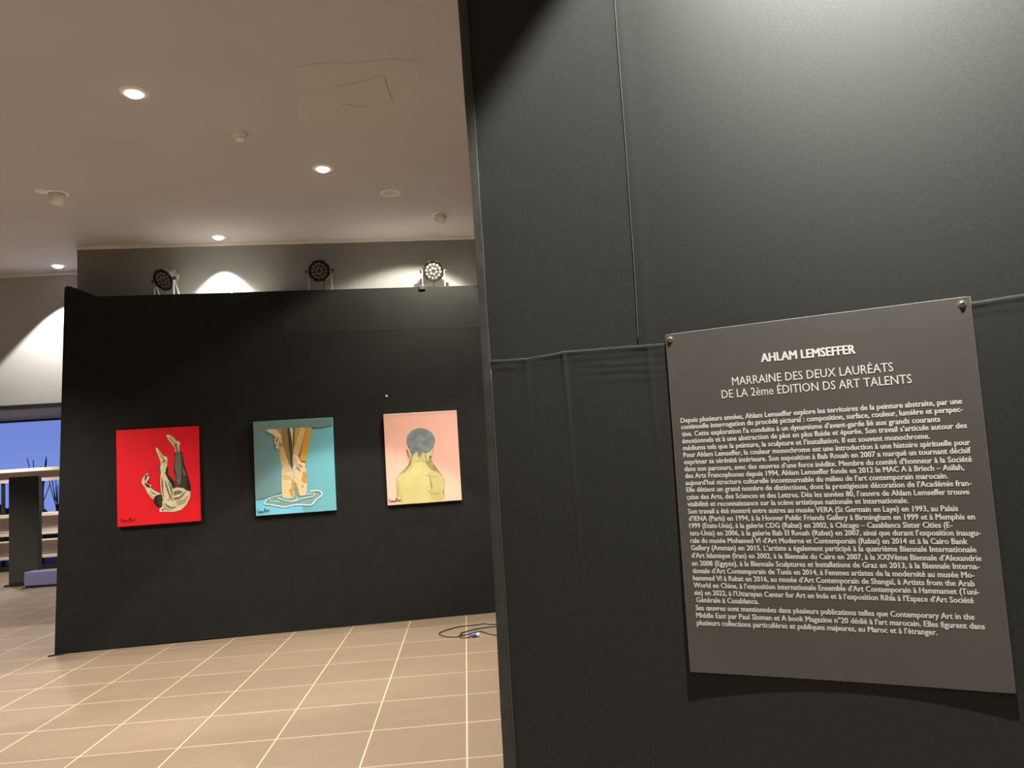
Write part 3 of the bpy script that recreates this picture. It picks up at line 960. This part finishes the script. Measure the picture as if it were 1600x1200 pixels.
HEM = [(-1.06, 1.996), (-0.99, 1.990), (-0.919, 1.986), (-0.80, 1.990), (-0.779, 1.992), (-0.62, 1.984), (-0.449, 1.976), (-0.1, 1.977), (0.374, 1.979), (0.486, 1.982), (2.2, 1.985)]
rng = random.Random(3)
WV = [(rng.uniform(20, 70), rng.uniform(0, 6.28), rng.uniform(0.3, 1.0)) for _ in range(6)]


def wob(x):
    return sum(a * math.sin(f * x + p) for f, p, a in WV) / 3.0


def g_(x, w):
    return math.exp(-(x / w) ** 2)


def lower_disp(s, t):
    """relief towards the hall at t metres under the hem"""
    d = 0.0015
    d += 0.0028 * g_(t - 0.010, 0.009) * (0.7 + 0.5 * wob(s))
    d += 0.0020 * g_(t - 0.030, 0.010) * (0.5 + 0.7 * wob(s * 0.7 + 2))
    if -0.75 < s < -0.42:
        w = math.sin((s + 0.75) / 0.33 * math.pi)
        for tz, a in ((0.055, 1.0), (0.078, 0.8), (0.105, 0.5)):
            d += 0.0013 * a * w * g_(t - tz - 0.006 * wob(s * 0.5 + tz * 90), 0.006)
    for sc, a, wd, dec in ((-0.783, 0.0042, 0.007, 0.40), (-0.920, 0.0020, 0.008, 0.25), (-0.500, 0.0028, 0.010, 0.35), (-0.65, 0.0008, 0.03, 0.6), (0.42, 0.0016, 0.01, 0.3)):
        d += a * g_(s - sc - 0.012 * t, wd) * math.exp(-t / dec)
    return d


def upper_disp(s, z):
    d = 0.0012 * math.sin(s * 5.1 + 0.6 * z) + 0.0010 * math.sin(s * 2.3 - z * 1.7)
    d += 0.0016 * g_(s + 0.50, 0.020)
    if s < -0.8:
        d += 0.0010 * math.sin(z * 21 + 2 * wob(z * 0.1)) * g_(s + 1.06, 0.10)
    return d


def grid_mesh(name, S, ZF, fn, m):
    bm = bmesh.new()
    rows = []
    for j in range(ZF[0]):
        rows.append([bm.verts.new(fn(s, j)) for s in S])
    for a, b in zip(rows[:-1], rows[1:]):
        for i in range(len(S) - 1):
            bm.faces.new((a[i], a[i + 1], b[i + 1], b[i]))
    return mesh_obj(name, bm, m, nw, True)


S = [-1.058 + 0.004 * k for k in range(int(0.75 / 0.004))]
S += [S[-1] + 0.012 * k for k in range(1, 80)]
S += [S[-1] + 0.10 * k for k in range(1, 17)]
S = [s for s in S if s < 2.2] + [2.2]
TL = [0.0, 0.004, 0.008, 0.012, 0.016, 0.020] + [0.024 + 0.006 * k for k in range(22)]
TL += [TL[-1] + 0.03 * k for k in range(1, 20)] + [TL[-1] + 0.57 + 0.2 * k for k in range(1, 6)]
TL = [t for t in TL if t < 1.93]


def lower_pt(s, j):
    zh = lerp_tab(HEM, s)
    if j == len(TL):
        return (s, -0.0015, 0.004)
    t = TL[j]
    return (s, -lower_disp(s, t) if j else 0.004, zh - t + (0.002 * wob(s * 1.3) if j == 1 else 0))


grid_mesh('lower_fabric', S, (len(TL) + 1,), lower_pt, M_FAB)
ZU = [1.94 + 0.03 * k for k in range(58)]
ZU = [z for z in ZU if z < TOPN] + [TOPN]
grid_mesh('upper_fabric', S[::2] + [2.2], (len(ZU),), lambda s, j: (s, -upper_disp(s, ZU[j]) + 0.001, ZU[j]), M_FAB)
# taped edge at the left end, wrapped round the corner
bm = bmesh.new()
rows = []
for k in range(75):
    z = 0.004 + (TOPN - 0.004) * k / 74
    wl_ = -1.096 - 0.006 * math.sin(z * 2.1) - (0.012 if z < 0.9 else 0.0) * (0.9 - z) - 0.002 * wob(z * 0.2)
    wr_ = -1.056 + 0.0012 * wob(z * 0.25 + 1)
    rows.append([bm.verts.new(p) for p in ((wl_ + 0.004, 0.10, z), (wl_, 0.010, z), (wl_ + 0.004, -0.002, z), ((wl_ + wr_) / 2, -0.005 + 0.0012 * wob(z * 0.5), z), (wr_, -0.0045, z), (wr_ + 0.001, 0.002, z))])
for a, b in zip(rows[:-1], rows[1:]):
    for i in range(5):
        bm.faces.new((a[i], a[i + 1], b[i + 1], b[i]))
mesh_obj('edge_tape', bm, M_STRIP, nw, True, 40)
bm = bmesh.new()
add_tube(bm, [(-1.0545 + 0.0012 * wob(z * 0.25 + 1), -0.0045, z) for z in [0.01 + 0.05 * k for k in range(40)]], 0.0016, 6)
tag(mesh_obj('edge_piping', bm, M_SEAM, nw, True), 'pale grey edge line')
bm = bmesh.new()
pts = [(lerp_tab([(1.975, -0.529), (2.26, -0.521), (2.68, -0.517), (3.11, -0.514), (3.66, -0.511)], z) + 0.0012 * wob(z * 0.22), -upper_disp(-0.52, z) - 0.0006, z) for z in [1.986 + 0.02 * k for k in range(84)]]
add_tube(bm, pts, 0.0015, 6)
tag(mesh_obj('vertical_seam', bm, M_SEAM, nw, True), 'pale grey fabric seam')

# ------------------------------------------------------------------ text panel
U0, U1, V0, V1 = -0.443, 0.3625, 0.996, 1.9935


def poff(u, v):
    """the sheet is screwed at the top; its lower corners curl away from the wall"""
    t = min(max((V1 - v) / (V1 - V0), 0), 1)
    x = (u - 0.0) / 0.40
    return 0.0078 + 0.0014 * (1 - t) ** 3 + t ** 2 * 0.0090 * min(x * x, 1.3)


ip = empty('text_panel', near(0, 0), NZ)
tag(ip, 'charcoal text panel with white lettering screwed to the near black wall', 'information panel')
bm = bmesh.new()
nu, nv = 40, 40
th = 0.003
fr_, bk_ = [], []
for j in range(nv + 1):
    v = V0 + (V1 - V0) * j / nv
    a, b = [], []
    for i in range(nu + 1):
        u = U0 + (U1 - U0) * i / nu
        # the corners measured: the sheet is not perfectly square
        vv = v + (0.003 - 0.006 * i / nu) * j / nv + (0.0015 - 0.003 * i / nu) * (1 - j / nv)
        uu = u + (0.004 - 0.005) * 0
        uu += (0.005 * (j / nv) - 0.0045 * (1 - j / nv))
        o = poff(u, v)
        a.append(bm.verts.new((uu, -o, vv)))
        b.append(bm.verts.new((uu, -o + th, vv)))
    fr_.append(a)
    bk_.append(b)
for g in (fr_, bk_):
    for j in range(nv):
        for i in range(nu):
            bm.faces.new((g[j][i], g[j][i + 1], g[j + 1][i + 1], g[j + 1][i]))
bd = [(0, i) for i in range(nu + 1)] + [(j, nu) for j in range(1, nv + 1)] + [(nv, i) for i in range(nu - 1, -1, -1)] + [(j, 0) for j in range(nv - 1, 0, -1)]
for (j, i), (j2, i2) in zip(bd, bd[1:] + bd[:1]):
    bm.faces.new((fr_[j][i], fr_[j2][i2], bk_[j2][i2], bk_[j][i]))
mesh_obj('sheet', bm, M_PANEL, ip, True, 40)
bm = bmesh.new()
for k, (j, i) in enumerate(bd):
    pass
rim = []
for (j, i) in bd:
    t = 0.0
    v = V0 + (V1 - V0) * j / nv
    u = U0 + (U1 - U0) * i / nu
    vv = v + (0.003 - 0.006 * i / nu) * j / nv + (0.0015 - 0.003 * i / nu) * (1 - j / nv)
    uu = u + (0.005 * (j / nv) - 0.0045 * (1 - j / nv))
    rim.append((uu, -poff(u, v) + th * 0.5, vv))
add_tube(bm, rim + rim[:1], 0.0017, 6, cap=False)
tag(mesh_obj('cut_edge', bm, mat('grey_cut_edge', (0.19, 0.18, 0.165), 0.6), ip, True), 'lighter grey cut edge')
for u, v in ((-0.425, 1.981), (0.348, 1.974)):
    bm = bmesh.new()
    Ms = Matrix.Translation((u, -poff(u, v), v)) @ Matrix.Rotation(R(90), 4, 'X')
    add_lathe(bm, [(0.0, 0.0), (0.0105, 0.0), (0.0105, 0.0012), (0.0070, 0.0014), (0.0066, 0.0034), (0.0045, 0.005), (0.0, 0.0054)], 20, Ms)
    sc_ = mesh_obj('screw', bm, M_SCREW, ip, True, 40)
    tag(sc_, 'brass screw')
    bm = bmesh.new()
    add_box(bm, -0.005, 0.005, -0.001, 0.001, 0.0048, 0.0058, Ms @ Matrix.Rotation(R(40), 4, 'Z'))
    mesh_obj('screw_slot', bm, M_DARK, sc_)

BODY = [
    ("Depuis plusieurs années, Ahlam Lemseffer explore les territoires de la peinture abstraite, par une", -0.4146, 1.7248, 0.3207, 1.7157),
    ("continuelle interrogation du procédé pictural : composition, surface, couleur, lumière et perspec-", -0.4149, 1.7052, 0.3205, 1.6947),
    ("tive. Cette exploration l’a conduite à un dynamisme d’avant-garde lié aux grands courants", -0.4147, 1.6836, 0.2667, 1.6733),
    ("émotionnels et à une abstraction de plus en plus fluide et épurée. Son travail s’articule autour des", -0.4151, 1.6627, 0.3248, 1.6524),
    ("médiums tels que la peinture, la sculpture et l’installation. Il est souvent monochrome.", -0.4149, 1.6419, 0.2383, 1.6312),
    ("Pour Ahlam Lemseffer, la couleur monochrome est une introduction à une histoire spirituelle pour", -0.4153, 1.6211, 0.3278, 1.6087),
    ("exprimer sa sérénité intérieure. Son exposition à Bab Rouah en 2007 a marqué un tournant décisif", -0.4151, 1.6003, 0.3266, 1.5880),
    ("dans son parcours, avec des œuvres d’une force inédite. Membre du comité d’honneur à la Société", -0.4155, 1.5796, 0.3267, 1.5655),
    ("des Arts Francophones depuis 1994, Ahlam Lemseffer fonde en 2012 le MAC A à Briech – Asilah,", -0.4152, 1.5589, 0.3071, 1.5459),
    ("aujourd’hui structure culturelle incontournable du milieu de l’art contemporain marocain.", -0.4157, 1.5382, 0.2685, 1.5258),
    ("Elle détient un grand nombre de distinctions, dont la prestigieuse décoration de l’Académie fran-", -0.4154, 1.5176, 0.3191, 1.5045),
    ("çaise des Arts, des Sciences et des Lettres. Dès les années 80, l’œuvre de Ahlam Lemseffer trouve", -0.4159, 1.4963, 0.3122, 1.4830),
    ("visibilité et reconnaissance sur la scène artistique nationale et internationale.", -0.4157, 1.4751, 0.1711, 1.4655),
    ("Son travail a été montré entre autres au musée VERA (St Germain en Laye) en 1993, au Palais", -0.4155, 1.4539, 0.2824, 1.4416),
    ("d’IENA (Paris) en 1994, à la Hoover Public Friends Gallery à Birmingham en 1999 et à Memphis en", -0.4153, 1.4327, 0.3176, 1.4195),
    ("1999 (Etats-Unis), à la galerie CDG (Rabat) en 2002, à Chicago – Casablanca Sister Cities (E-", -0.4158, 1.4116, 0.2655, 1.3995),
    ("tats-Unis) en 2006, à la galerie Bab El Rouah (Rabat) en 2007, ainsi que durant l’exposition inaugu-", -0.4164, 1.3898, 0.3259, 1.3786),
    ("rale du musée Mohamed VI d’Art Moderne et Contemporain (Rabat) en 2014 et à la Cairo Bank", -0.4163, 1.3681, 0.2945, 1.3574),
    ("Gallery (Amman) en 2015. L’artiste a également participé à la quatrième Biennale Internationale", -0.4161, 1.3471, 0.3117, 1.3369),
    ("d’Art Islamique (Iran) en 2002, à la Biennale du Caire en 2007, à la XXIVème Biennale d’Alexandrie", -0.4167, 1.3248, 0.3205, 1.3149),
    ("en 2008 (Egypte), à la Biennale Sculptures et Installations de Graz en 2013, à la Biennale Interna-", -0.4174, 1.3018, 0.3142, 1.2947),
    ("tionale d’Art Contemporain de Tunis en 2014, à Femmes artistes de la modernité au musée Mo-", -0.4172, 1.2803, 0.3008, 1.2732),
    ("hammed VI à Rabat en 2016, au musée d’Art Contemporain de Shangaï, à Artists from the Arab", -0.4177, 1.2594, 0.2990, 1.2518),
    ("World en Chine, à l’exposition internationale Ensemble d’Art Contemporain à Hammamet (Tuni-", -0.4175, 1.2386, 0.3074, 1.2312),
    ("sie) en 2022, à l’Uttarayan Center for Art en Inde et à l’exposition Rihla à l’Espace d’Art Société", -0.4174, 1.2172, 0.2924, 1.2097),
    ("Générale à Casablanca.", -0.4139, 1.1965, -0.2369, 1.1947),
    ("Ses œuvres sont mentionnées dans plusieurs publications telles que Contemporary Art in the", -0.4172, 1.1737, 0.2895, 1.1688),
    ("Middle East par Paul Sloman et A book Magazine n°20 dédié à l’art marocain. Elles figurent dans", -0.4177, 1.1524, 0.3097, 1.1461),
    ("plusieurs collections particulières et publiques majeures, au Maroc et à l’étranger.", -0.4176, 1.1311, 0.2024, 1.1269),
]


def text_mesh(name, lines, size, bold, relief):
    """all the lines of one block of lettering as one mesh following the sheet"""
    bm = bmesh.new()
    for body, u0, v0, u1, v1 in lines:
        c = bpy.data.curves.new('lettering', 'FONT')
        c.body = body
        c.resolution_u = 2
        o = bpy.data.objects.new('lettering', c)
        COL.objects.link(o)
        bpy.context.view_layer.update()
        ev = o.evaluated_get(bpy.context.evaluated_depsgraph_get())
        me = ev.to_mesh()
        xs = [v.co.x for v in me.vertices]
        x0, x1 = min(xs), max(xs)
        shifts = [(0, 0)] if not bold else [(-bold, -bold * 0.5), (-bold, bold * 0.5), (bold, -bold * 0.5), (bold, bold * 0.5)]
        if bold > 0.03:
            shifts.append((0, 0))
        for q, (dx, dy) in enumerate(shifts):
            vs = []
            for v in me.vertices:
                k = (v.co.x - x0) / (x1 - x0)
                u = u0 + (u1 - u0) * k + dx * size
                z = v0 + (v1 - v0) * k + (v.co.y + dy) * size
                vs.append(bm.verts.new((u, -poff(u, z) - relief - 0.00004 * q, z)))
            for p in me.polygons:
                bm.faces.new([vs[i] for i in p.vertices])
        ev.to_mesh_clear()
        bpy.data.objects.remove(o)
        bpy.data.curves.remove(c)
    me = bpy.data.meshes.new(name)
    bm.to_mesh(me)
    bm.free()
    me.materials.append(M_INK)
    o = bpy.data.objects.new(name, me)
    COL.objects.link(o)
    o.parent = ip
    return o


tag(text_mesh('title_lettering', [("AHLAM LEMSEFFER", -0.1650, 1.8809, 0.0834, 1.8761)], 0.0350, 0.034, 0.0006), 'bold white title')
tag(text_mesh('heading_lettering', [("MARRAINE DES DEUX LAURÉATS", -0.2533, 1.8219, 0.1716, 1.8169), ("DE LA 2ème ÉDITION DS ART TALENTS", -0.2867, 1.7869, 0.2122, 1.7807)], 0.0350, 0.004, 0.0006), 'thin white heading')
tag(text_mesh('body_lettering', BODY, 0.0213, 0.026, 0.0006), 'small bold white paragraph')

# ------------------------------------------------------------------ cable on the floor
cb = empty('power_cable', (0.0, -0.95, 0))
tag(cb, 'black power cable looped on the tiles beside the near black wall', 'cable')


def cpt(x, y, z=0.005):
    return (x, y + 0.95, z)


bm = bmesh.new()
loop = [cpt(0.75, -0.62), cpt(0.45, -0.70), cpt(0.263, -0.725), cpt(0.187, -0.655), cpt(0.075, -0.680), cpt(-0.055, -0.70), cpt(-0.182, -0.80), cpt(-0.262, -0.925), cpt(-0.252, -1.01), cpt(-0.193, -1.115), cpt(-0.083, -1.160), cpt(-0.045, -1.10, 0.012), cpt(-0.053, -1.05, 0.012), cpt(-0.022, -0.985), cpt(0.105, -0.88), cpt(0.259, -0.835), cpt(0.5, -0.83), cpt(0.8, -0.9)]
add_tube(bm, catmull(loop, 8), 0.0055, 8)
mesh_obj('lead', bm, M_CABLE, cb, True)
bm = bmesh.new()
l2 = [cpt(0.7, -1.36), cpt(0.4, -1.28), cpt(0.247, -1.187), cpt(0.150, -1.02), cpt(0.09, -1.02), cpt(-0.01, -1.11), cpt(-0.066, -1.15, 0.014), cpt(-0.05, -1.20), cpt(0.0, -1.222), cpt(0.04, -1.215, 0.010)]
add_tube(bm, catmull(l2, 8), 0.0055, 8)
mesh_obj('lead', bm, M_CABLE, cb, True)
MP = Matrix.Translation((0.085, -1.212 + 0.95, 0.021)) @ Matrix.Rotation(R(8), 4, 'Z') @ Matrix.Rotation(R(90), 4, 'Y')
bm = bmesh.new()
add_lathe(bm, [(0.0, -0.05), (0.010, -0.05), (0.014, -0.035), (0.020, -0.025), (0.020, 0.012), (0, 0.012)], 20, MP)
tag(mesh_obj('connector', bm, M_PLUG, cb, True, 40), 'blue connector')
bm = bmesh.new()
add_lathe(bm, [(0.0, 0.012), (0.0185, 0.012), (0.0185, 0.035), (0.0165, 0.040), (0.0, 0.040)], 20, MP)
tag(mesh_obj('connector_collar', bm, M_PLUGW, cb, True, 40), 'pale connector collar')

# ------------------------------------------------------------------ far zone at the left edge
sh = empty('display_rack', (-9.4, 8.55, 0))
tag(sh, 'pale tiered display rack standing in front of the blue window', 'display rack')
for z0, z1, ld in ((1.86, 2.08, True), (0.80, 1.12, True), (0.30, 0.60, False)):
    bm = bmesh.new()
    add_box(bm, -1.6, 1.7, -0.02, 0.02, z0, z1, None, 0.004)
    mesh_obj('board', bm, M_SHELF, sh)
    bm = bmesh.new()
    add_box(bm, -1.6, 1.7, -0.16, 0.16, z1, z1 + (0.07 if ld else 0.03), None, 0.006)
    tag(mesh_obj('ledge', bm, M_SHELFL, sh), 'cream ledge')
for z0 in (0.73, 0.24):
    bm = bmesh.new()
    add_box(bm, -1.6, 1.7, -0.10, 0.03, z0, z0 + 0.06, None, 0.006)
    tag(mesh_obj('ledge', bm, M_SHELFL, sh), 'cream ledge')
for x in (-1.55, -0.45, 0.35, 1.65):
    bm = bmesh.new()
    add_box(bm, x - 0.03, x + 0.03, 0.02, 0.07, 0.0, 2.08)
    mesh_obj('post', bm, M_FRAME, sh)
bm = bmesh.new()
add_box(bm, -1.6, 1.7, -0.10, 0.06, 0.0, 0.10)
mesh_obj('base', bm, M_FRAME, sh)

to = empty('display_totem', (-7.88, 5.85, 0))
tag(to, 'dark grey upright display stand left of the black wall', 'display stand')
bm = bmesh.new()
add_box(bm, -0.27, 0.25, -0.06, 0.06, 0.03, 1.93, None, 0.012)
mesh_obj('panel', bm, M_TOTEM, to)
bm = bmesh.new()
add_box(bm, -0.30, 0.28, -0.16, 0.16, 0.0, 0.03, None, 0.006)
mesh_obj('base_plate', bm, M_BLKMET, to)
pl = empty('plinth', (-7.28, 5.42, 0))
tag(pl, 'low lavender plinth on the tiles in front of the dark stand', 'plinth')
bm = bmesh.new()
add_box(bm, -0.34, 0.36, -0.12, 0.16, 0.03, 0.27, None, 0.015)
mesh_obj('box', bm, M_LAV, pl)
bm = bmesh.new()
add_box(bm, -0.32, 0.34, -0.10, 0.14, 0.0, 0.03)
add_box(bm, -0.37, -0.30, -0.14, -0.10, 0.0, 0.012)
mesh_obj('foot', bm, M_BLKMET, pl)

# outside in the dusk
for k, (x, y, h) in enumerate(((-10.7, 11.6, 2.7), (-10.05, 11.2, 2.4))):
    tr = empty('bare_tree', (x, y, -0.02))
    tag(tr, ('bare dark tree outside the window, left of the grey stand', 'bare dark tree outside the window, right of the grey stand')[k], 'tree')
    rr = random.Random(k + 5)
    bm = bmesh.new()
    add_tube(bm, catmull([(0, 0, 0), (0.03, 0, h * 0.3), (-0.02, 0.02, h * 0.55)], 4), 0.035, 7)
    mesh_obj('trunk', bm, M_BARK, tr, True)
    bm = bmesh.new()
    for b_ in range(11):
        a = rr.uniform(0, 6.28)
        z0 = h * rr.uniform(0.3, 0.55)
        e = Vector((math.cos(a) * rr.uniform(0.1, 0.35), math.sin(a) * 0.2, h * rr.uniform(0.65, 0.95)))
        add_tube(bm, catmull([(0, 0.01, z0), (e.x * 0.5, e.y * 0.5, (z0 + e.z) * 0.48), e], 4), 0.010, 5)
    mesh_obj('branches', bm, M_BARK, tr, True)
hg = empty('hedge', (-9.5, 12.6, -0.02))
tag(hg, 'low dark hedge outside along the terrace behind the window', 'hedge')
bm = bmesh.new()
rr = random.Random(11)
for k in range(60):
    c = Vector((-5 + 10 * k / 59, rr.uniform(-0.15, 0.15), rr.uniform(0.55, 1.0)))
    bmesh.ops.create_icosphere(bm, subdivisions=2, radius=rr.uniform(0.28, 0.42), matrix=Matrix.Translation(c) @ Matrix.Diagonal((1, 0.8, 1.1, 1)))
add_box(bm, -5, 5, -0.25, 0.25, 0, 0.8)
mesh_obj('foliage', bm, M_HEDGE, hg, True)
gl = empty('garden_lamp', (-9.0, 10.0, -0.02))
tag(gl, 'white globe lamp outside, half hidden behind the black wall edge', 'lamp')
bm = bmesh.new()
add_lathe(bm, [(0.06, 0), (0.06, 0.03), (0.022, 0.05), (0.022, 1.66), (0.04, 1.70), (0, 1.71)], 14)
mesh_obj('pole', bm, M_BLKMET, gl, True, 40)
bm = bmesh.new()
bmesh.ops.create_uvsphere(bm, u_segments=20, v_segments=12, radius=0.11, matrix=Matrix.Translation((0, 0, 1.81)))
mesh_obj('globe', bm, M_BULB2, gl, True)
